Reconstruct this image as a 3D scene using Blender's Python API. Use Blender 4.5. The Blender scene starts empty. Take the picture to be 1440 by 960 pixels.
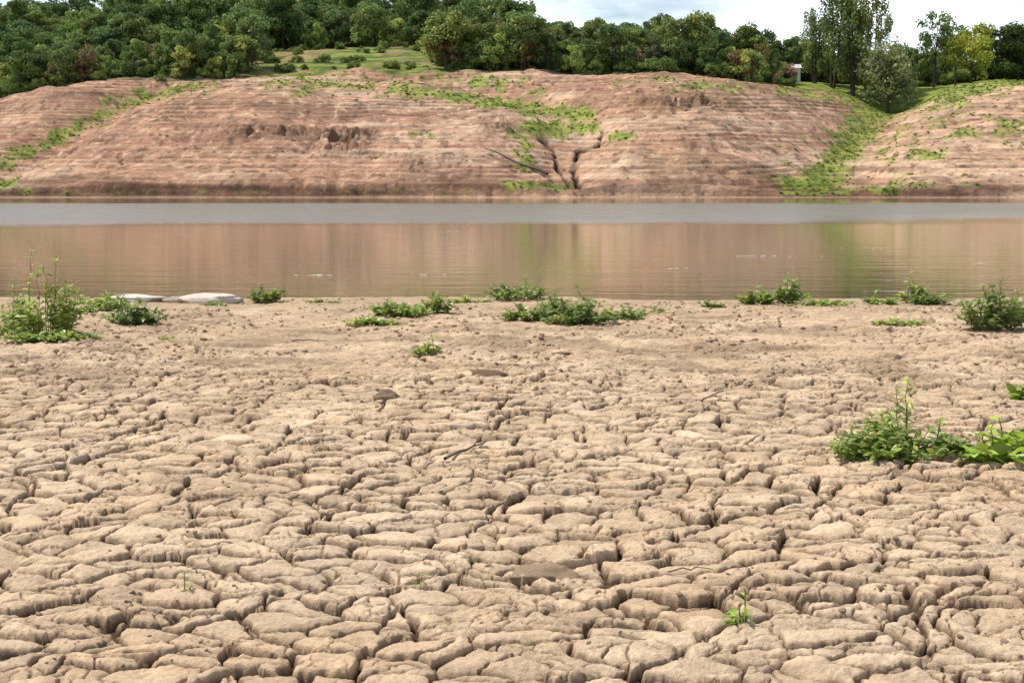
import bpy, math, random
import numpy as np
from mathutils import Vector, Matrix, Euler
rng=np.random.default_rng(11); random.seed(5)
scene=bpy.context.scene
scene.view_settings.view_transform='Standard'; scene.view_settings.look='None'
scene.view_settings.exposure=0; scene.view_settings.gamma=1
CAMH=1.2; TH=math.radians(6.4); CT=math.cos(TH); ST=math.sin(TH); F=2000.0
WATER=-0.35

# ---------------------------------------------------------------- helpers
def project(x,y,z):
    dz=z-CAMH; dep=y*CT-dz*ST; v=y*ST+dz*CT
    return 720+F*x/dep, 480-F*v/dep
def z_from_py(py,y):
    k=(480-np.asarray(py,float))/F
    return CAMH+y*(k*CT-ST)/(CT+k*ST)
def ground_pt(px,py,z=0.0):
    a=(px-720)/F; b=(480-py)/F
    d=np.array([a, CT+b*ST, -ST+b*CT]); t=(z-CAMH)/d[2]
    return d[0]*t, d[1]*t
def ss(a,b,x):
    t=np.clip((x-a)/(b-a),0,1); return t*t*(3-2*t)
def hash2(ix,iy,seed):
    h=(ix.astype(np.int64)*374761393+iy.astype(np.int64)*668265263+seed*1442695041)&0xffffffff
    h=((h^(h>>13))*1274126177)&0xffffffff
    h=((h^(h>>15))*2246822519)&0xffffffff
    h=h^(h>>16)
    return (h&0xffffff)/float(0xffffff)
def vnoise(x,y,seed):
    fx=np.floor(x); fy=np.floor(y); ix=fx.astype(np.int64); iy=fy.astype(np.int64)
    u=x-fx; v=y-fy; u=u*u*u*(u*(u*6-15)+10); v=v*v*v*(v*(v*6-15)+10)
    a=hash2(ix,iy,seed); b=hash2(ix+1,iy,seed); c=hash2(ix,iy+1,seed); d=hash2(ix+1,iy+1,seed)
    return 2*((a*(1-u)+b*u)*(1-v)+(c*(1-u)+d*u)*v)-1
def fbm(x,y,octv,seed,gain=.5):
    s=0; a=1; n=0
    for i in range(octv):
        s=s+a*vnoise(x*2**i*1.03+i*7.3,y*2**i+i*3.1,seed+i*17); n+=a; a*=gain
    return s/n
def voronoi(x,y,seed,jit=.85):
    fx=np.floor(x).astype(np.int64); fy=np.floor(y).astype(np.int64)
    best=np.full(x.shape,1e9); cx=np.zeros(x.shape); cy=np.zeros(x.shape); cid=np.zeros(x.shape); P={}
    for j in (-2,-1,0,1,2):
        for i in (-2,-1,0,1,2):
            if abs(i)+abs(j)>3: continue
            gx=fx+i; gy=fy+j
            px=gx+.5+jit*(hash2(gx,gy,seed)-.5); py=gy+.5+jit*(hash2(gx,gy,seed+1)-.5); P[(i,j)]=(px,py)
            if max(abs(i),abs(j))>1: continue
            d=(px-x)**2+(py-y)**2; m=d<best
            best=np.where(m,d,best); cx=np.where(m,px,cx); cy=np.where(m,py,cy); cid=np.where(m,hash2(gx,gy,seed+2),cid)
    ed=np.full(x.shape,1e9)
    for px,py in P.values():
        dx=px-cx; dy=py-cy; L=np.sqrt(dx*dx+dy*dy)
        e=(((px+cx)/2-x)*dx+((py+cy)/2-y)*dy)/np.maximum(L,1e-6)
        ed=np.where((L>1e-5)&(e<ed),e,ed)
    return ed,cid,x-cx,y-cy
def mesh_np(name,V,Fc,smooth=True,mat=None,col=None,attrs=None):
    me=bpy.data.meshes.new(name); V=np.asarray(V,np.float32); Fc=np.asarray(Fc,np.int32)
    n=len(V); m,k=Fc.shape
    me.vertices.add(n); me.vertices.foreach_set('co',V.ravel())
    me.loops.add(m*k); me.loops.foreach_set('vertex_index',Fc.ravel())
    me.polygons.add(m); me.polygons.foreach_set('loop_start',np.arange(0,m*k,k,dtype=np.int32))
    me.polygons.foreach_set('use_smooth',np.full(m,smooth,bool))
    me.update(calc_edges=True)
    if col is not None:
        a=me.attributes.new('col','FLOAT_COLOR','POINT')
        c=np.ones((n,4),np.float32); c[:,:3]=col; a.data.foreach_set('color',c.ravel())
    if mat: me.materials.append(mat)
    return me
def add_obj(name,me,loc=(0,0,0),link=True):
    ob=bpy.data.objects.new(name,me); ob.location=loc
    if link: scene.collection.objects.link(ob)
    return ob
def grid_faces(nr,nc):
    i=np.arange(nr*nc).reshape(nr,nc)
    return np.stack([i[:-1,:-1],i[:-1,1:],i[1:,1:],i[1:,:-1]],-1).reshape(-1,4)
def mix(a,b,t):
    t=np.asarray(t)[...,None]; return a*(1-t)+b*t

# ---------------------------------------------------------------- materials
def newmat(name):
    m=bpy.data.materials.new(name); m.use_nodes=True; nt=m.node_tree
    for n in list(nt.nodes): nt.nodes.remove(n)
    out=nt.nodes.new('ShaderNodeOutputMaterial'); return m,nt,out
def N(nt,t,**kw):
    n=nt.nodes.new(t)
    for k,v in kw.items():
        if k in n.inputs.keys(): n.inputs[k].default_value=v
        else: setattr(n,k,v)
    return n
def noise_node(nt,vec,scale,detail=6,rough=.6):
    n=nt.nodes.new('ShaderNodeTexNoise'); n.inputs['Scale'].default_value=scale
    n.inputs['Detail'].default_value=detail; n.inputs['Roughness'].default_value=rough
    nt.links.new(vec,n.inputs['Vector']); return n.outputs['Fac']
def maprange(nt,v,a,b,c,d):
    n=nt.nodes.new('ShaderNodeMapRange'); nt.links.new(v,n.inputs['Value'])
    for k,val in zip(('From Min','From Max','To Min','To Max'),(a,b,c,d)): n.inputs[k].default_value=val
    return n.outputs['Result']
def mul_col(nt,c,f):
    n=nt.nodes.new('ShaderNodeVectorMath'); n.operation='SCALE'
    nt.links.new(c,n.inputs[0]); nt.links.new(f,n.inputs['Scale']); return n.outputs[0]
def math_node(nt,op,a,b):
    n=nt.nodes.new('ShaderNodeMath'); n.operation=op
    for i,v in enumerate((a,b)):
        if isinstance(v,(int,float)): n.inputs[i].default_value=v
        else: nt.links.new(v,n.inputs[i])
    return n.outputs[0]

def earth_mat(name,scales,bump_d,rough=.95,contrast=(.8,1.2)):
    m,nt,out=newmat(name)
    at=N(nt,'ShaderNodeAttribute',attribute_name='col'); tc=nt.nodes.new('ShaderNodeTexCoord')
    v=tc.outputs['Object']
    a=noise_node(nt,v,scales[0],5); b=noise_node(nt,v,scales[1],5)
    f=math_node(nt,'MULTIPLY',maprange(nt,a,.3,.7,contrast[0],contrast[1]),maprange(nt,b,.3,.7,.84,1.16))
    c=mul_col(nt,at.outputs['Color'],f)
    p=N(nt,'ShaderNodeBsdfPrincipled',Roughness=rough); p.inputs['Specular IOR Level'].default_value=.15
    nt.links.new(c,p.inputs['Base Color'])
    b2=noise_node(nt,v,scales[2],6,.72)
    bp=nt.nodes.new('ShaderNodeBump'); bp.inputs['Strength'].default_value=1.; bp.inputs['Distance'].default_value=bump_d
    nt.links.new(b2,bp.inputs['Height']); nt.links.new(bp.outputs[0],p.inputs['Normal'])
    nt.links.new(p.outputs[0],out.inputs[0]); return m
mud_mat=earth_mat('cracked_mud',(9,60,60),.014,contrast=(.80,1.18))
bank_mat=earth_mat('bank_earth',(.5,2.2,1.3),.38,contrast=(.76,1.24))
rock_mat=earth_mat('pale_stone',(6,30,40),.01,rough=.8)

def leaf_mat(name,transl=.35,rough=.55,vary=.25,spec=.3):
    m,nt,out=newmat(name)
    at=N(nt,'ShaderNodeAttribute',attribute_name='col'); oi=nt.nodes.new('ShaderNodeObjectInfo')
    hs=nt.nodes.new('ShaderNodeHueSaturation')
    nt.links.new(at.outputs['Color'],hs.inputs['Color'])
    nt.links.new(maprange(nt,oi.outputs['Random'],0,1,1-vary,1+vary),hs.inputs['Value'])
    nt.links.new(maprange(nt,oi.outputs['Random'],0,1,.5+.03*vary*2,.5-.03*vary*2),hs.inputs['Hue'])
    p=N(nt,'ShaderNodeBsdfPrincipled',Roughness=rough); p.inputs['Specular IOR Level'].default_value=spec
    tr=nt.nodes.new('ShaderNodeBsdfTranslucent'); mx=nt.nodes.new('ShaderNodeMixShader'); mx.inputs[0].default_value=transl
    nt.links.new(hs.outputs[0],p.inputs['Base Color']); nt.links.new(hs.outputs[0],tr.inputs['Color'])
    nt.links.new(p.outputs[0],mx.inputs[1]); nt.links.new(tr.outputs[0],mx.inputs[2]); nt.links.new(mx.outputs[0],out.inputs[0])
    return m
tree_leaf=leaf_mat('tree_foliage',.35,.7,.36,.15)
weed_leaf=leaf_mat('weed_leaf',.4,.42,.06,.5)
def plain_mat(name,col,rough=.9,scale=8,amt=.35,bump=.02):
    m,nt,out=newmat(name); tc=nt.nodes.new('ShaderNodeTexCoord'); v=tc.outputs['Object']
    a=noise_node(nt,v,scale); rgb=nt.nodes.new('ShaderNodeRGB'); rgb.outputs[0].default_value=(*col,1)
    c=mul_col(nt,rgb.outputs[0],maprange(nt,a,.3,.7,1-amt,1+amt))
    p=N(nt,'ShaderNodeBsdfPrincipled',Roughness=rough); nt.links.new(c,p.inputs['Base Color'])
    bp=nt.nodes.new('ShaderNodeBump'); bp.inputs['Distance'].default_value=bump; nt.links.new(a,bp.inputs['Height']); nt.links.new(bp.outputs[0],p.inputs['Normal'])
    nt.links.new(p.outputs[0],out.inputs[0]); return m
bark=plain_mat('bark',(.11,.085,.065)); drywood=plain_mat('dry_wood',(.16,.12,.09),scale=20)
clod_mat=plain_mat('dry_clod',(.50,.355,.225),scale=25,amt=.25,bump=.005)
white_wall=plain_mat('white_wall',(.7,.7,.68),amt=.08); roof_mat=plain_mat('roof_tile',(.6,.57,.54),amt=.15)
speck_mat=plain_mat('pale_speck',(.5,.45,.35),amt=.1)

# ---------------------------------------------------------------- foreground mud
def mud(x,y,full=False):
    w1=.07*fbm(x/.26,y/.26,2,3)+.024*fbm(x/.055,y/.055,3,5)
    w2=.055*fbm(x/.26,y/.26,2,23)+.018*fbm(x/.055,y/.055,3,25)
    X=x+w1; Y=y+w2
    e0,id0,dx0,dy0=voronoi(X/.60+3,Y/.44,41,.95); e0=e0*.50
    e1,id1,dx1,dy1=voronoi(X/.175,Y/.135+9,77,.95); e1=e1*.150
    e2,id2,dx2,dy2=voronoi(X/.09+5,Y/.07,99,.95); e2=e2*.078
    nz=fbm(x/1.3,y/1.3,3,201); nf=fbm(x/.35,y/.35,3,211)
    A=1-ss(6.5,11.5,y+1.8*nz); A=.12+.88*A
    wob=np.clip(.5+1.1*nf,0,1.5)
    wc=.0050+.0085*wob
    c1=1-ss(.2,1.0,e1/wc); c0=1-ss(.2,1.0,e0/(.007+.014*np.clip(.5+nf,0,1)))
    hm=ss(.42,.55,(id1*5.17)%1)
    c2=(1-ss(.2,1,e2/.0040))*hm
    em=np.minimum(e1,e0)
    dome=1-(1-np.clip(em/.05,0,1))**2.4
    dome2=1-(1-np.clip(e2/.02,0,1))**2
    off=(id1-.5)*.018+(id0-.5)*.016
    tx=(((id1*37.7)%1)-.5)*.24; ty=(((id1*91.3)%1)-.45)*.26
    tilt=(tx*dx1*.175+ty*dy1*.135)
    off2=(((id2*13.7)%1-.5)*.008+.003*dome2)*hm
    surf=.0075*fbm(x/.075,y/.055,4,311,.62)
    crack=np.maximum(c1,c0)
    h=A*((dome*.015+off+tilt+off2)*(1-crack)-.022*np.maximum(c1*(.5+.5*np.clip(nf+.6,0,1)),c0*1.2)-.007*c2*(1-crack)+surf)
    h+=.0028*fbm(x/.02,y/.02,3,301,.6)+.004*fbm(x/.1,y/.1,2,331)*(1.3-A*.6)
    belt=ss(6.5,9,y)*(1-ss(12.5,14,y))
    h+=belt*.030*np.abs(fbm(x/.2,y/.13,4,351,.62))
    sc=fbm(x/1.9,y/.45,3,371); h+=.022*ss(.05,.10,sc)*ss(4,8,y)*(1-ss(12.5,14,y))
    h+=.035*fbm(x/1.6,y/1.6,2,401)
    sy=14.7+.35*fbm(x/2.2,x*0+3,3,431)
    dd=y-sy
    h-=.42*ss(0,2.4,dd)+np.maximum(dd-2.4,0)*.12
    if full: return h,crack*A,c2*A,id1,nz,nf,A,dome,id2,dd,sc,belt
    return h
cols=np.concatenate([-np.geomspace(5,.45,46)[:-1],np.linspace(-.44,.44,1180),np.geomspace(.45,5,46)[1:]])
rows=np.concatenate([np.linspace(-6,2.6,30),np.geomspace(2.65,15.2,1150),np.geomspace(15.25,45,90)])
Yg,S=np.meshgrid(rows,cols,indexing='ij'); Xg=S*np.maximum(np.abs(Yg),2.0)
h,crack,c2,id1,nz,nf,A,dome,id2,dd,sc,belt=mud(Xg,Yg,True)
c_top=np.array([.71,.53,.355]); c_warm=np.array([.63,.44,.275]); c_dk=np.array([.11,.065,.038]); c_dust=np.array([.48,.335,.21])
col=mix(c_top*np.ones(Xg.shape+(3,)),c_warm,np.clip(.4+1.1*fbm(Xg/.5,Yg/.5,3,501),0,1)*.85)
col*= (.87+.24*id1*A+.12*(1-A))[...,None]
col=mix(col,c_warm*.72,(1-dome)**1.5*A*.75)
col=mix(col,c_dust,(1-A)*np.clip(.65+.9*nf,0,1))
col=mix(col,c_dust*.70,belt*ss(.0,.40,fbm(Xg/.5,Yg/.3,4,521))*.75)
low=ss(.18,.42,fbm(Xg/.7,Yg/.45,4,541,.6))*A; col=mix(col,c_warm*.76,low*.5)
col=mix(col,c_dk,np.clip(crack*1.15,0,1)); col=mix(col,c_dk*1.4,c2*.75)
col=mix(col,np.array([.36,.26,.165]),ss(-2.2,-.2,dd)*.5)
col=mix(col,np.array([.15,.11,.07]),ss(.6,1.8,dd))
V=np.stack([Xg,Yg,h],-1).reshape(-1,3)
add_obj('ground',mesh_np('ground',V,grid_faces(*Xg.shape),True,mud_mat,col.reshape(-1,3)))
xs=np.linspace(-3000,3000,61); YY,XX=np.meshgrid(xs,xs,indexing='ij')
add_obj('lake_bed',mesh_np('lake_bed',np.stack([XX,YY,np.full(XX.shape,-6.0)],-1).reshape(-1,3),grid_faces(61,61),True,mud_mat,np.tile([.3,.22,.15],(61*61,1))))

# ---------------------------------------------------------------- far bank terrain
cP=[-1500,-400,0,60,130,250,380,740,900,1040,1150,1240,1330,1440,1800,3000]
cV=[200,175,148,130,119,110,103,99,102,110,124,134,124,118,108,100]
mP=[-1500,-400,0,200,360,600,760,1000,1150,1240,1440,3000]
mV=[150,135,118,92,72,64,84,102,114,124,112,100]
rP=[-1500,-400,0,100,300,600,760,900,1000,1150,1440,3000]
rV=[80,75,64,54,48,56,76,98,108,114,112,100]
def polyd(px,py,pts):
    d=np.full(px.shape,1e9); tt=np.zeros(px.shape); n=len(pts)-1
    for i in range(n):
        ax,ay=pts[i]; bx,by=pts[i+1]; vx,vy=bx-ax,by-ay
        t=np.clip(((px-ax)*vx+(py-ay)*vy)/(vx*vx+vy*vy),0,1)
        e=np.hypot(px-ax-t*vx,py-ay-t*vy); m=e<d
        d=np.where(m,e,d); tt=np.where(m,(i+t)/n,tt)
    return d,tt
def PT(P,t):
    y=141+59*t; return ((P-720)/2010*y,y)
val_r=[PT(1120,-.05),PT(1165,.2),PT(1200,.5),PT(1235,.8),PT(1260,1.1)]
val_l=[PT(-60,.1),PT(50,.35),PT(130,.6),PT(220,.9)]
val_m=[PT(800,-.05),PT(795,.25),PT(800,.5),PT(715,.75),PT(560,.95)]
def bank(x,y,detail=True):
    P=720+2010*x/np.maximum(y,1)
    ysh=141+1.6*fbm(x/11,x*0,3,611)+.6*fbm(x/2.5,x*0+5,2,615)
    zc=z_from_py(np.interp(P,cP,cV),200.); zm=z_from_py(np.interp(P,mP,mV),240.); zr=z_from_py(np.interp(P,rP,rV),340.)
    t=np.clip((y-ysh)/(200-ysh),0,1)
    zf=WATER+(zc-WATER-.9)*(1-(1-t)**1.22)+.9*ss(.2,1.5,y-ysh)
    zb=zc+(zm-zc)*np.clip((y-200)/40,0,1)+(zr-zm)*ss(235,340,y)-.02*np.maximum(y-340,0)
    z=np.where(y<ysh,WATER-(ysh-y)*.22,np.where(y<200,zf,zb))
    on=ss(0,4,y-ysh)
    z=z+on*(2.2*np.exp(-((P-340)/190)**2-((t-.55)/.25)**2)+2.*np.exp(-((P-970)/130)**2-((t-.58)/.25)**2)+1.4*np.exp(-((P-1480)/150)**2-((t-.5)/.3)**2))*(y<202)*(1-ss(.85,1,t))
    for pts,dep,w in ((val_r,3.2,6),(val_l,2.8,5),(val_m,2.2,4.0)):
        d,_=polyd(x,y,pts); z=z-on*dep*np.exp(-(d/w)**2)
    z=z+on*(1.1*fbm(x/10,y/10,3,621)+.30*fbm(x/2.6,y/2.6,3,631))*(1-.5*ss(200,215,y))
    px,py=project(x,y,z)
    if detail:
        rn=fbm(x/5,y/5,3,645)
        rocky=1.25*np.exp(-((px-485)/62)**2-((py-200)/17)**2)+1.15*np.exp(-((px-360)/75)**2-((py-184)/9)**2)+1.0*np.exp(-((px-955)/60)**2-((py-144)/9)**2)+.8*np.exp(-((px-590)/35)**2-((py-226)/9)**2)+.6*np.exp(-((px-700)/30)**2-((py-180)/16)**2)+.4*np.exp(-((px-200)/60)**2-((py-215)/14)**2)
        rocky=np.clip(rocky*(1+.8*rn),0,1.2)*on*(y<200)
        z=z+rocky*(1.8*np.abs(fbm(x/1.9,y/2.2,4,641,.65))-.2)
        st=.50; zz=z+.42*fbm(x/13,y/13,3,651)+.12*fbm(x/3,y/3,2,655); f=zz/st-np.floor(zz/st); lv=np.floor(zz/st)
        la=hash2(lv.astype(np.int64),lv.astype(np.int64)*0,5)
        amp=on*(y<205)*np.clip(.32+1.2*fbm(x/10,z*.9,3,661)+.7*(la-.5)+.35*(1-ss(1,5,z)),0,1)*(1-.7*np.clip(rocky,0,1))
        z=z+amp*st*.70*(ss(.3,.8,f)-f)
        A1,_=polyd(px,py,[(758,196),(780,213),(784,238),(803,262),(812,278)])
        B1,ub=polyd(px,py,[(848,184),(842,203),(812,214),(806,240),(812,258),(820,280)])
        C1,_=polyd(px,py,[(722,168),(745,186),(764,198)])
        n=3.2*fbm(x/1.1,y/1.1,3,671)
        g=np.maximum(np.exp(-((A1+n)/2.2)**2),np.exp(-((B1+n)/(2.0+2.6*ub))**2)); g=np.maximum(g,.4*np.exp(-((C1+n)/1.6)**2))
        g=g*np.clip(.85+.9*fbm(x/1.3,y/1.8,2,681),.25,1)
        z=z-g*.8*on
        return z,P,t,px,py,rocky,g,f,amp,y-ysh,la
    return z
bc=np.concatenate([-np.geomspace(2.5,.43,50)[:-1],np.linspace(-.42,.42,1000),np.geomspace(.43,2.5,50)[1:]])
br=np.concatenate([np.linspace(120,138,10),np.linspace(138.2,206,430),np.linspace(206.7,360,150),np.linspace(364,700,40)])
Yb,Sb=np.meshgrid(br,bc,indexing='ij'); Xb=Sb*Yb
z,P,t,px,py,rocky,g,f,amp,dsh,la=bank(Xb,Yb)
base=np.array([.45,.26,.16]); pale=np.array([.58,.40,.265]); pink=np.array([.41,.20,.13]); brown=np.array([.15,.09,.055]); red=np.array([.17,.085,.052])
n1=fbm(Xb/14,Yb/9,4,701); n2=fbm(Xb/2.5,Yb/2.5,4,711); n3=fbm(Xb/18,z*1.6,3,721); n4=fbm(Xb/7,z*4.5,3,731); n5=fbm(Xb/9,Yb/5,4,735)
col=mix(base*np.ones(Xb.shape+(3,)),pale,np.clip(.38+2.3*n1+1.0*n3,0,1))
col=mix(col,pink,np.clip(n3*2.2+.05+.5*n2,0,1)*.8)
col=mix(col,brown*2.0,ss(.02,.36,n5)*.7)
col=mix(col,pale*1.08,ss(1180,1330,px)*.6*np.clip(.7+n2,0,1))
col*=(1+.40*n4+.18*n2)[...,None]
col=mix(col,brown*1.2,ss(.05,.3,f)*(1-ss(.42,.62,f))*amp*.75*(.35+.65*la))
col=mix(col,brown*1.2,np.clip(rocky*1.0,0,1)*np.clip(.6+1.6*fbm(Xb/1.6,Yb/1.6,4,741),0,1))
sp=fbm(Xb/.8,Yb/1.0,3,751,.6)
col=mix(col,brown*1.1,ss(.28,.45,sp)*.75); col=mix(col,pale*1.25,ss(.32,.5,-sp)*.6)
lowdark=1-ss(.7,2.4,z+.7*n2+.35)
col=mix(col,red*(1.0+.7*np.clip(n4,-1,1))[...,None],lowdark*.9*np.clip(.85+1.1*n3,0,1))
core=np.exp(-((px-797)/16)**2-((py-232)/32)**2); col=mix(col,base*1.05,core*.6)
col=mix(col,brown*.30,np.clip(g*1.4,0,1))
col=mix(col,pale*.8,(1-ss(0,.5,dsh))*.7)
def gm(pts,w0,w1=None,k=1.):
    d,tt=polyd(px,py,pts); w=w0 if w1 is None else w0+(w1-w0)*tt
    return k*np.exp(-(d/w)**2)
G=np.zeros(px.shape)
for m in (gm([(590,128),(680,143),(760,155),(830,162)],8,11),gm([(735,181),(800,183),(832,178)],12),gm([(735,190),(740,225)],18,k=.64),
          gm([(705,258),(745,263),(795,262)],9,k=.8),gm([(1460,106),(1320,132),(1240,154)],13,18),gm([(1240,156),(1200,188),(1185,215),(1160,245),(1130,268)],26,42,.92),
          gm([(1100,271),(1250,266)],9,k=.7),gm([(1200,135),(1350,137)],13,k=1.0),gm([(-20,246),(60,204),(110,178)],17,11,.78),gm([(110,178),(190,140),(270,120)],12,9,.68),gm([(-20,262),(20,258)],10,k=.7),
          gm([(150,140),(300,120)],9,k=.6),gm([(380,116),(450,118),(590,126)],15,k=.54),gm([(600,112),(760,122)],13,k=.5),gm([(860,193),(890,192)],6,k=.75),gm([(575,188),(605,189)],5,k=.6),
          gm([(1280,222),(1330,214)],8,k=.65),gm([(1240,195),(1440,180)],24,k=.48),gm([(1130,192),(1150,195)],6,k=.6),gm([(1100,126),(1200,140)],13,k=.62),gm([(1240,210),(1260,255)],22,k=.5),gm([(870,110),(1100,130)],11,k=.42),gm([(0,270),(700,272)],4,k=.36),gm([(1280,258),(1440,262)],6,k=.42)):
    G=np.maximum(G,m)
gn=fbm(Xb/1.7,Yb/2.6,5,761,.74)
Gm=ss(.28,.80,G+.95*gn*(G>.04))*(dsh>.6)
behind=ss(199,203,Yb+3*n1)
clear=behind*np.exp(-((P-490)/135)**6)*(1-ss(238,244,Yb))
right=behind*ss(1040,1150,P)
gcol=mix(np.array([.29,.33,.06])*np.ones(Xb.shape+(3,)),np.array([.13,.20,.03]),np.clip(.40+1.8*fbm(Xb/1.2,Yb/1.8,4,771,.65),0,1))
col=mix(col,gcol,Gm*.88)
fl=mix(np.array([.08,.095,.03])*np.ones(Xb.shape+(3,)),np.array([.24,.29,.05]),np.clip(clear+right,0,1)*np.clip(.8+1.3*n2,0,1))
rowsb=ss(.6,.8,(Yb/7.+.3*n1)%1)*clear; fl=mix(fl,np.array([.06,.085,.025]),rowsb*.7)
fl=mix(fl,base*.9,ss(.1,.3,n5)*clear*.5)
col=mix(col,fl,behind)
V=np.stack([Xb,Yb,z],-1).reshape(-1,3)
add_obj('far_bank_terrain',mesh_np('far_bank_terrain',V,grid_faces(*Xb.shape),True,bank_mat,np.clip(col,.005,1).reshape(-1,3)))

# ---------------------------------------------------------------- water
m,nt,out=newmat('lake_water'); geo=nt.nodes.new('ShaderNodeNewGeometry'); sep=nt.nodes.new('ShaderNodeSeparateXYZ')
nt.links.new(geo.outputs['Position'],sep.inputs[0])
def mapped(sx,sy):
    mp=nt.nodes.new('ShaderNodeMapping'); mp.inputs['Scale'].default_value=(sx,sy,1); nt.links.new(geo.outputs['Position'],mp.inputs['Vector']); return mp.outputs[0]
def sst(v,a,b):
    n=nt.nodes.new('ShaderNodeMapRange'); n.interpolation_type='SMOOTHSTEP'; nt.links.new(v,n.inputs['Value']); n.inputs['From Min'].default_value=a; n.inputs['From Max'].default_value=b
    return n.outputs['Result']
edge=noise_node(nt,mapped(.02,.06),1,4); yy=math_node(nt,'ADD',sep.outputs['Y'],maprange(nt,edge,.3,.7,-7,7))
near=math_node(nt,'ADD',math_node(nt,'MULTIPLY',sep.outputs['X'],.28),60)
b_in=sst(math_node(nt,'SUBTRACT',yy,near),-12,5)
band=math_node(nt,'MULTIPLY',b_in,math_node(nt,'SUBTRACT',1,sst(yy,96,106)))
streak=noise_node(nt,mapped(.035,.35),1,4); band=math_node(nt,'MULTIPLY',band,maprange(nt,streak,.36,.50,.55,1))
rip=noise_node(nt,mapped(1.3,4.0),1,3); rip2=noise_node(nt,mapped(.25,1.6),1,2)
bh=math_node(nt,'ADD',math_node(nt,'MULTIPLY',rip,maprange(nt,band,0,1,.004,.10)),math_node(nt,'MULTIPLY',rip2,.007))
bp=nt.nodes.new('ShaderNodeBump'); bp.inputs['Strength'].default_value=1; bp.inputs['Distance'].default_value=1; nt.links.new(bh,bp.inputs['Height'])
p=N(nt,'ShaderNodeBsdfPrincipled',IOR=1.5); p.inputs['Base Color'].default_value=(.15,.115,.065,1)
nt.links.new(maprange(nt,band,0,1,.04,.32),p.inputs['Roughness']); nt.links.new(bp.outputs[0],p.inputs['Normal']); nt.links.new(p.outputs[0],out.inputs[0])
add_obj('lake_water',mesh_np('lake_water',[(-900,10,WATER),(900,10,WATER),(900,175,WATER),(-900,175,WATER)],[(0,1,2,3)],False,m))

# ---------------------------------------------------------------- tubes / foliage geometry
class Geo:
    def __init__(s): s.v=[];s.f=[];s.c=[];s.n=0
    def add(s,v,f,c):
        v=np.asarray(v,float); f=np.asarray(f,int); s.v.append(v); s.f.append(f+s.n); s.c.append(np.broadcast_to(np.asarray(c,float),(len(v),3))); s.n+=len(v)
    def tube(s,pts,rad,col,k=6):
        pts=np.asarray(pts,float); n=len(pts); a=np.arange(k)*2*math.pi/k; V=[]
        for i in range(n):
            d=pts[min(i+1,n-1)]-pts[max(i-1,0)]; d=d/(np.linalg.norm(d)+1e-9)
            u=np.cross(d,[0.3,1,0.1]); u/=np.linalg.norm(u)+1e-9; w=np.cross(d,u)
            V.append(pts[i]+rad[i]*(np.cos(a)[:,None]*u+np.sin(a)[:,None]*w))
        V=np.concatenate(V); Fc=[]
        for i in range(n-1):
            for j in range(k):
                Fc.append((i*k+j,i*k+(j+1)%k,(i+1)*k+(j+1)%k,(i+1)*k+j))
        s.add(V,Fc,col)
    def quads(s,C,nrm,size,col,asp=1.5,r=rng):
        n=len(C); t=r.normal(size=(n,3)); t-= (t*nrm).sum(1)[:,None]*nrm; t/=np.linalg.norm(t,axis=1)[:,None]+1e-9
        b=np.cross(nrm,t); sz=np.asarray(size).reshape(-1,1)*np.ones((n,1))
        V=np.stack([C-t*sz*asp*.5,C+b*sz*.5+nrm*sz*.12,C+t*sz*asp*.5,C-b*sz*.5+nrm*sz*.12],1).reshape(-1,3)
        s.add(V,np.arange(4*n).reshape(n,4),np.repeat(col,4,0))
    def mesh(s,name,mats,split=None,smooth=False):
        V=np.concatenate(s.v);Fc=np.concatenate(s.f);C=np.concatenate(s.c)
        return mesh_np(name,V,Fc,smooth,mats,C)
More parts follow.
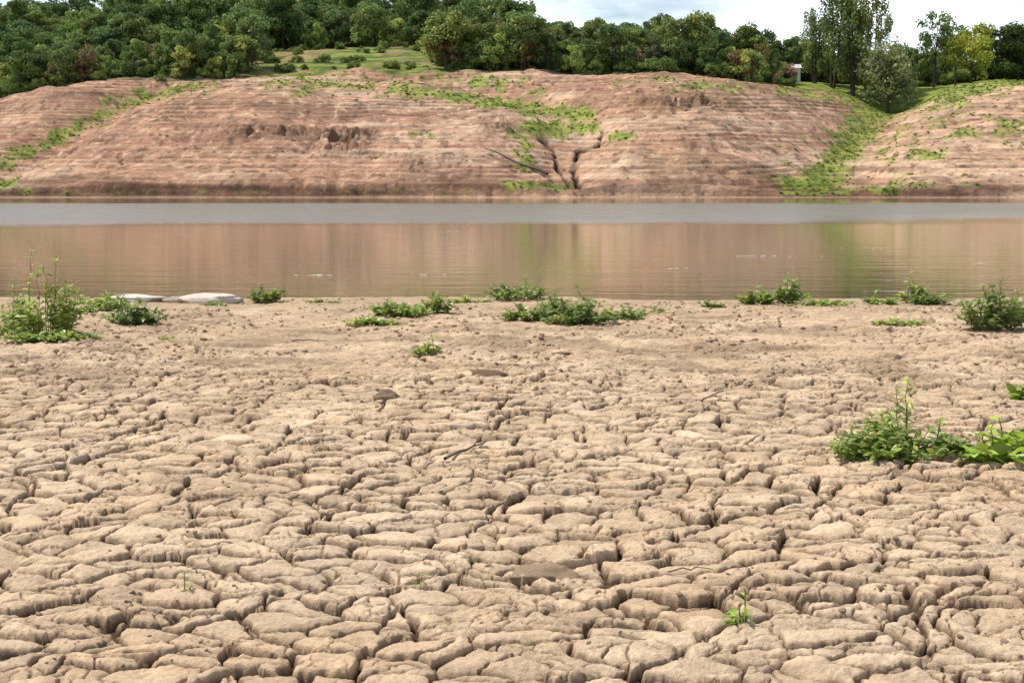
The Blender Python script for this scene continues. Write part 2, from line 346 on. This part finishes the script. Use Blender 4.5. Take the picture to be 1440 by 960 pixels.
def make_tree(name,H,R,kind='oak',green=(.065,.10,.03),seed=0,nclump=26,per=150,leaf=.42,trunk=.3,low=.28):
    r=np.random.default_rng(seed); g=Geo(); bcol=(.12,.095,.07)
    green=np.array(green); lean=r.normal(0,.04,2)*H; cl=[]
    if kind=='poplar':
        ntr=4
        for k in range(ntr):
            ox,oy=r.normal(0,R*.42,2); hh=H*r.uniform(.8,1)
            g.tube([(ox*.3,oy*.3,0),(ox*.7,oy*.7,hh*.3),(ox,oy,hh*.65),(ox*1.1,oy*1.1,hh*.97)],[.2,.16,.09,.02],bcol)
            for i in range(nclump//ntr):
                u=(i+.5)/(nclump/ntr); zc=hh*(.14+.84*u); rr=R*.75*math.sin(math.pi*min(1,(.12+.85*u))**.8)**.6
                a=r.uniform(0,6.28); c=np.array([ox+rr*.7*math.cos(a),oy+rr*.7*math.sin(a),zc+rr*.3])
                cl.append((c,np.array([.6,.6,1.5])*R*.27*r.uniform(.7,1.2)))
                g.tube([(ox,oy,zc-1.2),tuple(c)],[.05,.015],bcol,4)
    else:
        top=np.array([lean[0],lean[1],H*.72])
        g.tube([(0,0,-.3),(lean[0]*.2,lean[1]*.2,H*.2),(lean[0]*.6,lean[1]*.6,H*.45),tuple(top)],[trunk,trunk*.75,trunk*.5,.05],bcol,7)
        for i in range(nclump):
            u=r.random(); zc=H*(low+(0.93-low)*u**.8)
            rel=(zc/H-low)/(1-low); rr=R*math.sqrt(max(.05,1-(1.75*(rel-.42))**2))*r.uniform(.35,.85)
            a=i*2.4+r.normal(0,.5); c=np.array([lean[0]*rel+rr*math.cos(a),lean[1]*rel+rr*math.sin(a),zc])
            s=R*r.uniform(.20,.38)
            cl.append((c,np.array([1,1,.72 if kind!='willow' else 1.1])*s))
            zb=zc*.55+H*.05
            g.tube([(lean[0]*.5*zb/H,lean[1]*.5*zb/H,zb),tuple((c+np.array([0,0,zb]))/2+r.normal(0,.15,3)),tuple(c)],[trunk*.33,trunk*.2,.02],bcol,4)
    for c,s in cl:
        n=int(per*r.uniform(.7,1.3)); d=r.normal(size=(n,3)); d/=np.linalg.norm(d,axis=1)[:,None]
        rad=r.uniform(.35,1.25,(n,1))**.6; C=c+d*rad*s
        if kind=='willow': C[:,2]-=r.uniform(0,.8,n)*(d[:,2]<.2)
        nr=d+r.normal(0,.6,(n,3))+np.array([0,0,.3]); nr/=np.linalg.norm(nr,axis=1)[:,None]
        tone=r.uniform(.7,1.3)*(1+.25*r.normal(size=(n,1))); yel=r.uniform(0,.35)
        cc=np.clip(green*tone*(np.array([1+yel,1+.3*yel,1-.3*yel])),.01,.6)
        g.quads(C,nr,leaf*r.uniform(.6,1.2,n),cc,r=r)
    return g.mesh(name,tree_leaf)
forest_col=bpy.data.collections.new('forest_tree_variants')
k_=np.array([2.6,2.6,2.6])
variants=[('oak',9,3.9,(.060,.092,.030),30,125,.38,.25),('oak',8,3.6,(.048,.078,.028),26,125,.36,.2),('oak',10.5,3.4,(.068,.105,.032),30,115,.38,.25),
          ('oak',7,3.4,(.080,.125,.035),24,125,.34,.12),('oak',9.5,4.3,(.052,.082,.026),34,120,.40,.28),('oak',6,3.0,(.095,.13,.04),22,115,.33,.08),
          ('oak',3.0,2.4,(.065,.10,.03),16,80,.28,.02),('oak',8.5,3.0,(.06,.075,.045),18,100,.36,.3),('oak',6.5,2.4,(.09,.065,.037),16,60,.32,.15)]
for i,(k,H,R,gcl,nc,per,lf,lo) in enumerate(variants):
    ob=add_obj('forest_tree_%02d'%i,make_tree('forest_tree_%02d'%i,H,R,k,np.array(gcl)*k_,100+i,nc,per,lf,.22,lo),link=False); forest_col.objects.link(ob)
def instancer(name,pts,idx,rot,scl,coll):
    me=bpy.data.meshes.new(name); me.vertices.add(len(pts)); me.vertices.foreach_set('co',np.asarray(pts,np.float32).ravel())
    a=me.attributes.new('idx','INT','POINT'); a.data.foreach_set('value',np.asarray(idx,np.int32))
    a=me.attributes.new('rot','FLOAT_VECTOR','POINT'); a.data.foreach_set('vector',np.asarray(rot,np.float32).ravel())
    a=me.attributes.new('scl','FLOAT_VECTOR','POINT'); a.data.foreach_set('vector',np.asarray(scl,np.float32).ravel())
    ob=add_obj(name,me); ng=bpy.data.node_groups.new(name+'_scatter','GeometryNodeTree')
    ng.interface.new_socket('Geometry',in_out='INPUT',socket_type='NodeSocketGeometry'); ng.interface.new_socket('Geometry',in_out='OUTPUT',socket_type='NodeSocketGeometry')
    gi=ng.nodes.new('NodeGroupInput'); go=ng.nodes.new('NodeGroupOutput'); ip=ng.nodes.new('GeometryNodeInstanceOnPoints'); ci=ng.nodes.new('GeometryNodeCollectionInfo')
    ci.inputs['Collection'].default_value=coll; ci.inputs['Separate Children'].default_value=True; ci.inputs['Reset Children'].default_value=True
    ip.inputs['Pick Instance'].default_value=True
    def na(n,t):
        x=ng.nodes.new('GeometryNodeInputNamedAttribute'); x.data_type=t; x.inputs['Name'].default_value=n; return x.outputs['Attribute']
    L=ng.links.new
    L(gi.outputs[0],ip.inputs['Points']); L(ci.outputs[0],ip.inputs['Instance']); L(na('idx','INT'),ip.inputs['Instance Index'])
    L(na('rot','FLOAT_VECTOR'),ip.inputs['Rotation']); L(na('scl','FLOAT_VECTOR'),ip.inputs['Scale']); L(ip.outputs[0],go.inputs[0])
    md=ob.modifiers.new('scatter','NODES'); md.node_group=ng; return ob
N0=8000; yy=rng.uniform(200,400,N0); sx=rng.uniform(-.55,.55,N0); xx=sx*yy; PP=720+2010*sx
keep=np.ones(N0,bool)
keep&=~((PP>358)&(PP<622)&(yy<243)); keep&=~((PP>1070)&(yy<219)); keep&=~((PP<340)&(yy<203))
keep&=~((PP>1090)&(PP<1400)&(yy<230)); keep&=~((PP>650)&(yy>300)); keep&=~((PP>1000)&(yy>262))
sel=[]; cell={}
for i in np.where(keep)[0]:
    k=(int(xx[i]//4),int(yy[i]//4)); ok=True
    for a in (-1,0,1):
        for b in (-1,0,1):
            for j in cell.get((k[0]+a,k[1]+b),()):
                if (xx[i]-xx[j])**2+(yy[i]-yy[j])**2<(3.3 if yy[i]<230 else 4.0)**2: ok=False
    if ok: cell.setdefault(k,[]).append(i); sel.append(i)
sel=np.array(sel); fx,fy,fP=xx[sel],yy[sel],PP[sel]
fz=bank(fx,fy,False)-.1; n=len(sel)
idx=rng.choice([0,1,2,3,4,5,7,8],n,p=[.19,.17,.12,.16,.13,.13,.07,.03]); sc=rng.uniform(.55,1.06,n)
sc=np.where(fP>740,sc*.84,sc); sc=np.where((fP<340)&(fy<225),sc*.7,sc)
pts=[np.stack([fx,fy,fz],1)]; idl=[idx]; scl=[sc[:,None]*np.ones((1,3))*np.stack([np.ones(n),np.ones(n),rng.uniform(.85,1.15,n)],1)]
M=460; s2=rng.uniform(-.45,.45,M); y2=rng.uniform(200.5,216,M); P2=720+2010*s2; k=~((P2>365)&(P2<615))&~(P2>1110); s2,y2=s2[k],y2[k]; x2=s2*y2
pts.append(np.stack([x2,y2,bank(x2,y2,False)-.15],1)); idl.append(np.where(rng.random(len(x2))<.75,6,np.where(rng.random(len(x2))<.6,5,8))); scl.append(rng.uniform(.3,.85,(len(x2),1))*np.ones((1,3)))
M=44; P3=rng.uniform(380,605,M); y3=rng.choice([207,218,230,238],M)+rng.normal(0,.5,M); x3=(P3-720)/2010*y3
pts.append(np.stack([x3,y3,bank(x3,y3,False)-.1],1)); idl.append(np.full(M,6)); scl.append(rng.uniform(.15,.5,(M,1))*np.ones((1,3)))
M=70; P3=rng.uniform(1080,1500,M); y3=rng.uniform(230,240,M); x3=(P3-720)/2010*y3
pts.append(np.stack([x3,y3,bank(x3,y3,False)-.1],1)); idl.append(np.full(M,6)); scl.append(rng.uniform(.5,1.1,(M,1))*np.ones((1,3)))
pts=np.concatenate(pts); idl=np.concatenate(idl); scl=np.concatenate(scl); rot=np.zeros((len(pts),3)); rot[:,2]=rng.uniform(0,6.28,len(pts))
instancer('forest',pts,idl,rot,scl,forest_col)
def put_tree(name,P,y,me,s=1.,rz=0):
    x=(P-720)/2010*y; z=float(bank(np.array([x]),np.array([y]),False)[0]); ob=add_obj(name,me,(x,y,z-.1)); ob.scale=(s,s,s); ob.rotation_euler[2]=rz; return ob
pop1=make_tree('poplar_tree',15.5,3.9,'poplar',(.20,.27,.09),31,64,75,.30,low=.1); pop2=make_tree('poplar_tree_b',14.5,3.6,'poplar',(.19,.26,.085),32,56,75,.30,low=.1)
put_tree('poplar_tree',1165,213,pop1); put_tree('poplar_tree',1196,210,pop2,1.02,.6); put_tree('poplar_tree',1220,216,pop1,1.0,2.); put_tree('poplar_tree',1142,219,pop2,.8,1.)
put_tree('willow_tree',1246,206,make_tree('willow_tree',9.8,4.8,'willow',(.27,.33,.16),41,40,110,.32,.28,.16))
put_tree('ash_tree',1308,216,make_tree('ash_tree',12,3.2,'oak',(.20,.28,.08),42,20,75,.30,.18,.3))
put_tree('ash_tree',1338,222,make_tree('ash_tree_b',11.,2.8,'oak',(.18,.25,.07),49,16,75,.30,.18,.3))
put_tree('locust_tree',1360,212,make_tree('locust_tree',9.4,3.8,'oak',(.40,.48,.08),43,30,90,.32,.18,.12))
put_tree('oak_tree',627,204,make_tree('oak_tree',8.2,3.8,'oak',(.14,.20,.06),44,30,120,.36,.25,.25))
put_tree('oak_tree',1395,224,make_tree('oak_tree_b',9.4,3.6,'oak',(.11,.165,.05),45,32,120,.38,.25,.12))
put_tree('oak_tree',1425,219,bpy.data.meshes['oak_tree_b'],1.02,1.2)
put_tree('oak_tree',1045,216,bpy.data.meshes['oak_tree_b'],.86,2.2)
def box(g,x0,x1,y0,y1,z0,z1,c=(.7,.7,.7)):
    v=[(x,y,z) for z in (z0,z1) for y in (y0,y1) for x in (x0,x1)]
    g.add(v,[(0,2,3,1),(4,5,7,6),(0,1,5,4),(2,6,7,3),(0,4,6,2),(1,3,7,5)],c)
sx0=(1106-720)/2010*217; sz=float(bank(np.array([sx0]),np.array([217.]),False)[0])
e=bpy.data.objects.new('white_shed',None); scene.collection.objects.link(e); e.location=(sx0,217,sz+1.)
g=Geo(); box(g,-1.5,1.5,-1,1,-1.2,1.2); w=add_obj('walls',g.mesh('walls',white_wall)); w.parent=e
g=Geo(); g.add([(-1.7,-1.3,1.15),(1.7,-1.3,1.15),(1.7,0,1.8),(-1.7,0,1.8),(-1.7,1.3,1.15),(1.7,1.3,1.15)],[(0,1,2,3),(3,2,5,4)],(.6,)*3); w=add_obj('roof',g.mesh('roof',roof_mat)); w.parent=e
g=Geo(); box(g,-.3,.4,-1.03,-1.003,-1,.7); w=add_obj('door',g.mesh('door',bark)); w.parent=e
def bank_hit(pxx,pyy):
    a=(pxx-720)/F; b=(480-pyy)/F; d=np.array([a,CT+b*ST,-ST+b*CT]); ts=np.linspace(138,230,1200)
    X=d[0]*ts;Y=d[1]*ts;Z=CAMH+d[2]*ts; zz=bank(X,Y,False); i=np.argmax(zz>Z); return np.array([X[i],Y[i],zz[i]])
a=bank_hit(682,214); b=bank_hit(770,250); g=Geo(); pts=[a+(b-a)*u+np.array([0,-.35,.35+.12*math.sin(u*9)]) for u in np.linspace(0,1,9)]
g.tube(pts,[.04,.06,.08,.1,.12,.14,.18,.22,.18],(.1,.08,.06),8)
g.tube([pts[6],pts[6]+np.array([.5,-.2,.5]),pts[6]+np.array([1.0,-.3,.7])],[.07,.05,.02],(.1,.08,.06),5); g.tube([pts[7],pts[7]+np.array([.8,-.2,-.3])],[.1,.03],(.1,.08,.06),5)
add_obj('fallen_log',g.mesh('fallen_log',bark,smooth=True))
tc_=bpy.data.collections.new('bank_grass_variants')
for i in range(3):
    r=np.random.default_rng(60+i); g=Geo(); n=40; a=r.uniform(0,6.28,n); rr=r.uniform(0,.3,n); C=np.stack([rr*np.cos(a),rr*np.sin(a),r.uniform(.02,.2,n)],1)
    nr=np.stack([np.cos(a)*.5,np.sin(a)*.5,r.uniform(.6,1.6,n)],1); nr/=np.linalg.norm(nr,axis=1)[:,None]
    cc=np.array([[.28,.35,.06]])*r.uniform(.6,1.25,(n,1)); g.quads(C,nr,.13,cc,r=r); ob=add_obj('grass_tuft_%d'%i,g.mesh('grass_tuft_%d'%i,tree_leaf),link=False); tc_.objects.link(ob)
MT=5200
w=(Gm*(Yb<206)*(Yb>141)*(np.abs(Sb)<.42)+.035*(Yb<203)*(dsh>1.5)*(np.abs(Sb)<.42)*ss(.05,.4,n2)).ravel(); w/=w.sum(); pk=rng.choice(w.size,MT,p=w,replace=False)
pt=V[pk]+np.stack([rng.uniform(-.1,.1,MT),rng.uniform(-.1,.1,MT),np.zeros(MT)],1); rot=np.zeros((MT,3)); rot[:,2]=rng.uniform(0,6.28,MT)
instancer('bank_grass',pt,rng.integers(0,3,MT),rot,rng.uniform(.2,.8,(MT,1))*np.ones((1,3)),tc_)

# ---------------------------------------------------------------- foreground stones / clods
def rock_mesh(name,seed,flat,mat,col,sub=3,rough=.22):
    import bmesh
    bm=bmesh.new(); bmesh.ops.create_icosphere(bm,subdivisions=sub,radius=1); me=bpy.data.meshes.new(name); bm.to_mesh(me); bm.free()
    v=np.zeros(len(me.vertices)*3); me.vertices.foreach_get('co',v); v=v.reshape(-1,3)
    n=fbm(v[:,0]*1.3+seed,v[:,1]*1.3+v[:,2]*.9,3,seed)+.5*fbm(v[:,2]*2+seed,v[:,0]*2-v[:,1],3,seed+5)
    v*=(1+rough*1.6*n)[:,None]; v=np.sign(v)*np.abs(v)**.85; v[:,2]*=flat
    me.vertices.foreach_set('co',v.ravel()); a=me.attributes.new('col','FLOAT_COLOR','POINT')
    c=np.ones((len(v),4)); c[:,:3]=np.array(col)*(1+.15*n)[:,None]; a.data.foreach_set('color',c.ravel())
    me.polygons.foreach_set('use_smooth',np.ones(len(me.polygons),bool)); me.materials.append(mat); me.update(); return me
def mz(x,y): return float(mud(np.array([x]),np.array([y]))[0])
cc_=bpy.data.collections.new('dirt_clod_variants')
for i in range(5):
    ob=add_obj('dirt_clod_%d'%i,rock_mesh('dirt_clod_%d'%i,20+i*7,.6,clod_mat,(.4,.3,.2),2,.3),link=False); cc_.objects.link(ob)
M=24000; yy=rng.uniform(2.4,14.5,M); sx=rng.uniform(-.45,.45,M); xx=sx*yy; keepd=(rng.random(M)<(.45+.55*ss(6,9,yy)))&(fbm(xx/.6,yy/.5,3,881)>-.08); xx,yy=xx[keepd],yy[keepd]; M=len(xx)
zz=mud(xx,yy); s=.0018+.008*rng.random(M)**4.0; s*=1+1.1*ss(6,11,yy); rot=rng.uniform(-.4,.4,(M,3)); rot[:,2]=rng.uniform(0,6.28,M)
instancer('dirt_clods',np.stack([xx,yy,zz+s*.25],1),rng.integers(0,5,M),rot,s[:,None]*np.array([[1.2,1,1]])*rng.uniform(.7,1.4,(M,3)),cc_)
def place_rock(name,px_,py_,w,flat,seed,mat,col,asp=.7,dz=0,rot=(0,0,0),z=0,sub=4):
    x,y=ground_pt(px_,py_,z); ob=add_obj(name,rock_mesh(name,seed,flat,mat,col,sub),(x,y,max(mz(x,y),z-.1)+dz)); ob.scale=(w/2,w/2*asp,w/2); ob.rotation_euler=rot; return ob
place_rock('flat_rock',186,423,.62,.14,3,rock_mat,(.68,.61,.52),.7,.02)
place_rock('flat_rock',298,424,.62,.20,9,rock_mat,(.70,.60,.50),.7,.025)
place_rock('flat_rock',252,424,.34,.24,14,rock_mat,(.48,.38,.29),.7,.02)
place_rock('mud_clod',543,570,.13,.6,31,mud_mat,(.44,.31,.20),.8,.008)
place_rock('mud_clod',690,534,.24,.4,33,mud_mat,(.32,.21,.13),.6,.006)
place_rock('mud_clod',766,803,.20,.26,35,mud_mat,(.62,.44,.28),.6,.026,(.2,0,.2))
place_rock('mud_clod',1272,664,.12,.4,37,mud_mat,(.54,.38,.25),.7,.008)
place_rock('mud_clod',790,500,.14,.25,39,mud_mat,(.28,.19,.12),.6,.004)

# ---------------------------------------------------------------- weeds
def leaf(g,base,d,up,L,W,col,fold=.25,droop=.25):
    d=d/np.linalg.norm(d); sd=np.cross(d,up); sd/=np.linalg.norm(sd)+1e-9; n=np.cross(sd,d)
    prof=[(0,.0),(.22,.62),(.48,1.0),(.75,.66),(1.,.0)]; V=[]
    for u,w in prof:
        c=base+d*L*u-n*droop*L*u*u; V.append(c)
        if 0<u<1: V.append(c+sd*W*.5*w+n*fold*W*w*.5); V.append(c-sd*W*.5*w+n*fold*W*w*.5)
    Fq=[(0,2,1,1),(0,1,3,3),(1,2,5,4),(1,4,6,3),(4,5,8,7),(4,7,9,6),(7,8,10,10),(7,10,9,9)]
    g.v.append(np.array(V)); g.c.append(np.tile(col,(11,1)))
    for q in Fq: g.fl.append(tuple(i+g.n for i in q))
    g.n+=11
LS=1.45; HS=1.35
def weed(name,px_,py_,wid,hgt,stems,leafL,seed,green=(.13,.20,.05),depth=None,z=0.,asp=.55,nodes=8):
    r=np.random.default_rng(seed); x,y=ground_pt(px_,py_,z); z0=mz(x,y); g=Geo(); g.fl=[]; depth=wid*.7 if depth is None else depth
    green=np.array(green); leafL=leafL*LS; hgt=hgt*HS; wid=wid*1.15
    for s in range(stems):
        a=r.uniform(0,6.28); q=math.sqrt(r.random()); ex,ey=math.cos(a)*q*wid/2,math.sin(a)*q*depth/2
        bs=np.array([ex*.5,ey*.5,0.]); hz=hgt*(1-.6*q*q)*r.uniform(.4,.95)
        if s==0: hz=hgt; ex*=.3
        bs[2]=mz(x+bs[0],y+bs[1])-z0-.01
        tip=np.array([ex,ey,hz]); K=6; P=[]
        for i in range(K+1):
            u=i/K; p=bs+(tip-bs)*u; p[2]=bs[2]+(tip[2]-bs[2])*(u**(.75)); P.append(p+r.normal(0,.010*wid/.5,3)*u)
        g0=Geo(); g0.tube(P,list(np.linspace(.003,.0012,K+1)*(leafL/.05)**.5),(.22,.22,.09),4)
        g.v+=g0.v; g.c+=g0.c
        for f_ in g0.f[0]: g.fl.append(tuple(int(i)+g.n for i in f_))
        g.n+=g0.n
        tone=r.uniform(.75,1.25)
        for i in range(nodes):
            u=.12+.88*(i+r.random()*.6)/nodes; u=min(u,1.); k=u*K; i0=min(int(k),K-1); p=P[i0]+(P[i0+1]-P[i0])*(k-i0)
            ang=i*2.4+r.normal(0,.4)
            for sgn in (0,math.pi):
                aa=ang+sgn+r.normal(0,.3); dd_=np.array([math.cos(aa),math.sin(aa),r.uniform(-.1,.9)])
                L=leafL*r.uniform(.45,1.15)*(1-.3*u); cc=green*tone*r.uniform(.7,1.35)*np.array([1+r.uniform(-.1,.3),1,1])
                leaf(g,p,dd_,np.array([0,0,1.])+r.normal(0,.35,3),L,L*asp*r.uniform(.8,1.2),cc,droop=r.uniform(.05,.5))
    V=np.concatenate(g.v);C=np.concatenate(g.c)
    faces=[tuple(dict.fromkeys(q)) for q in g.fl]
    me=bpy.data.meshes.new(name); me.from_pydata([tuple(v) for v in V],[],faces); a=me.attributes.new('col','FLOAT_COLOR','POINT')
    c4=np.ones((len(V),4),np.float32); c4[:,:3]=C; a.data.foreach_set('color',c4.ravel()); me.materials.append(weed_leaf)
    me.polygons.foreach_set('use_smooth',np.ones(len(me.polygons),bool)); me.update()
    return add_obj(name,me,(x,y,z0))
G1=(.27,.38,.08); G2=(.34,.45,.095); G3=(.24,.34,.09)
weed('tall_weed',68,478,.55,.50,34,.06,1,G2,nodes=12,asp=.45)
weed('tall_weed',18,474,.48,.30,28,.06,2,G1)
weed('creeping_weed',65,484,.76,.06,42,.06,3,G1,.45)
weed('leafy_weed',188,460,.52,.17,40,.05,4,G3)
weed('leafy_weed',150,442,.40,.16,22,.05,5,G1); weed('creeping_weed',120,447,.3,.06,12,.045,51,G1)
weed('leafy_weed',374,424,.42,.16,22,.055,6,G1)
weed('creeping_weed',300,428,.35,.03,10,.035,61,G1)
weed('leafy_weed',560,446,.60,.12,38,.055,7,G1); weed('leafy_weed',612,442,.32,.15,20,.055,8,G2); weed('creeping_weed',520,459,.48,.05,24,.05,9,G2)
weed('seedling',604,500,.24,.12,10,.05,10,G2,nodes=5)
weed('leafy_weed',730,424,.62,.18,34,.055,11,G3)
weed('leafy_weed',815,460,.66,.21,50,.06,12,G3); weed('leafy_weed',745,456,.46,.13,26,.055,13,G1); weed('leafy_weed',880,450,.46,.12,26,.05,14,G3); weed('leafy_weed',780,440,.45,.17,20,.05,141,G3)
weed('leafy_weed',1068,425,.44,.15,24,.055,15,G1); weed('tall_weed',1110,425,.34,.25,18,.06,16,G1); weed('creeping_weed',1150,428,.7,.05,30,.04,17,G2,.25)
weed('leafy_weed',1240,427,.34,.09,16,.045,18,G1); weed('tall_weed',1287,426,.30,.24,12,.055,19,G2); weed('leafy_weed',1308,428,.40,.13,24,.05,20,G3)
weed('leafy_weed',1394,468,.58,.30,52,.055,21,G3); weed('leafy_weed',1436,455,.4,.22,22,.055,22,G1); weed('creeping_weed',1260,460,.44,.04,24,.04,23,G2)
weed('creeping_weed',1000,428,.28,.06,12,.04,24,G3); weed('creeping_weed',655,427,.6,.04,22,.035,25,G2,.2); weed('creeping_weed',450,427,.4,.03,12,.03,26,G2,.15); weed('creeping_weed',130,427,.5,.05,18,.035,27,G2,.25)
weed('creeping_weed',915,436,.28,.05,10,.035,28,G3); weed('creeping_weed',1385,428,.4,.05,12,.035,29,G2,.2)
weed('leafy_weed',1258,648,.54,.13,58,.040,30,G1,.36); weed('tall_weed',1268,640,.30,.25,13,.042,31,G2,nodes=12,asp=.5); weed('leafy_weed',1205,636,.2,.11,16,.038,301,G1)
weed('broadleaf_weed',1404,654,.26,.14,14,.085,32,(.28,.45,.05),.2,nodes=3,asp=.5); weed('leafy_weed',1330,642,.22,.13,20,.04,33,G1)
weed('broadleaf_weed',1436,560,.22,.09,10,.07,34,(.27,.43,.06),nodes=3); weed('leafy_weed',1460,640,.25,.12,14,.05,35,G1)
weed('seedling',1046,878,.075,.065,6,.036,36,(.30,.50,.07),nodes=3,asp=.3); weed('seedling',262,835,.04,.04,2,.02,37,(.28,.42,.09),nodes=3,asp=.3)
weed('seedling',280,497,.12,.12,3,.03,38,(.28,.28,.12),nodes=3,asp=.3); weed('seedling',240,482,.14,.03,5,.03,39,G2,nodes=3)
weed('seedling',590,815,.03,.03,2,.018,40,G2,nodes=2)
def stick(px0,py0,px1,py1,r0,h0=.015,h1=.03):
    a=ground_pt(px0,py0); b=ground_pt(px1,py1); g=Geo(); A_=np.array([a[0],a[1],mz(*a)+h0]); B_=np.array([b[0],b[1],mz(*b)+h1])
    pts=[A_+(B_-A_)*u+rng.normal(0,.003,3) for u in np.linspace(0,1,7)]; g.tube(pts,list(np.linspace(r0,r0*.4,7)),(.2,.15,.1),6)
    g.tube([pts[4],pts[4]+np.array([.02,.01,.02])],[r0*.5,r0*.2],(.2,.15,.1),4); add_obj('dry_stick',g.mesh('dry_stick',drywood,smooth=True))
stick(626,652,682,628,.008,.02,.03); stick(985,583,1018,572,.005); stick(1083,536,1088,514,.003,.0,.06); stick(940,808,1000,812,.003); stick(410,478,462,482,.006)
stick(276,500,284,484,.003,0,.06); stick(120,500,150,455,.003,0,.08)
g=Geo()  # small flat pale specks scattered just above the water surface
for (a,b,w,dp,nn) in ((1096,361,1.6,.12,16),(440,388,.6,.1,8),(655,325,1.0,.6,4),(935,378,.7,.2,4),(600,387,.5,.1,4),(1210,350,.8,.5,3),(1385,372,.5,.2,3)):
    cx,cy=ground_pt(a,b,WATER)
    for i in range(nn):
        ox,oy=rng.uniform(-w/2,w/2)*1.2,rng.uniform(-dp,dp); s=rng.uniform(.012,.04); an=np.arange(7)*2*math.pi/7; rr=rng.uniform(.6,1.2,7)*s
        vv=np.stack([cx+ox+1.8*rr*np.cos(an),cy+oy+rr*np.sin(an)*1.2,np.full(7,WATER+.012)],1); vv=np.vstack([vv,[cx+ox,cy+oy,WATER+.02]])
        g.add(vv,[(j,(j+1)%7,7,7) for j in range(7)],(.5,.5,.4))
V_=np.concatenate(g.v);F_=np.concatenate(g.f)[:,:3]; add_obj('floating_specks',mesh_np('floating_specks',V_,F_,True,speck_mat))

# ---------------------------------------------------------------- sky & sun
SE=math.radians(57); AZ=math.radians(-60)
sd=Vector((math.sin(AZ)*math.cos(SE),math.cos(AZ)*math.cos(SE),math.sin(SE)))
sun=bpy.data.lights.new('sun','SUN'); sun.energy=5.0; sun.angle=math.radians(.5); sun.color=(1,.955,.87); so=add_obj('sun',sun); so.rotation_euler=sd.to_track_quat('Z','Y').to_euler(); so.location=(0,0,50)
w=bpy.data.worlds.new('World'); scene.world=w; w.use_nodes=True; nt=w.node_tree
for n in list(nt.nodes): nt.nodes.remove(n)
out=nt.nodes.new('ShaderNodeOutputWorld'); sky=nt.nodes.new('ShaderNodeTexSky'); sky.sky_type='NISHITA'; sky.sun_disc=False; sky.sun_elevation=SE; sky.sun_rotation=AZ; sky.air_density=1.0; sky.dust_density=1.0
b1=nt.nodes.new('ShaderNodeBackground'); b1.inputs[1].default_value=.12; nt.links.new(sky.outputs[0],b1.inputs[0])
b2=nt.nodes.new('ShaderNodeBackground')
tc=nt.nodes.new('ShaderNodeTexCoord'); mp=nt.nodes.new('ShaderNodeMapping'); mp.inputs['Scale'].default_value=(2.2,2.2,7.5); mp.inputs['Location'].default_value=(1.3,.4,.2); nt.links.new(tc.outputs['Generated'],mp.inputs['Vector'])
sp_=nt.nodes.new('ShaderNodeSeparateXYZ'); nt.links.new(tc.outputs['Generated'],sp_.inputs[0])
# clouds are brighter and denser low toward the horizon, thinner overhead
nt.links.new(maprange(nt,sp_.outputs['Z'],.15,.8,1.9,.75),b2.inputs[1])
nz_=noise_node(nt,mp.outputs[0],1.6,9,.55)
nzb=math_node(nt,'ADD',nz_,maprange(nt,sp_.outputs['Z'],.1,.6,.06,-.04)); msk=maprange(nt,nzb,.44,.58,0,1)
nz2=noise_node(nt,mp.outputs[0],3.5,6,.5); cr=nt.nodes.new('ShaderNodeMixRGB'); nt.links.new(maprange(nt,nz2,.35,.6,0,1),cr.inputs[0]); cr.inputs[1].default_value=(.42,.48,.56,1); cr.inputs[2].default_value=(.84,.91,1,1)
nt.links.new(cr.outputs[0],b2.inputs[0]); mx=nt.nodes.new('ShaderNodeMixShader'); nt.links.new(msk,mx.inputs[0]); nt.links.new(b1.outputs[0],mx.inputs[1]); nt.links.new(b2.outputs[0],mx.inputs[2]); nt.links.new(mx.outputs[0],out.inputs[0])

cam=bpy.data.cameras.new('camera'); cam.lens=50; cam.sensor_width=36; cam.clip_end=6000; cam.clip_start=.05
co=add_obj('camera',cam,(0,0,CAMH)); co.rotation_euler=(math.radians(90)-TH,0,0); scene.camera=co
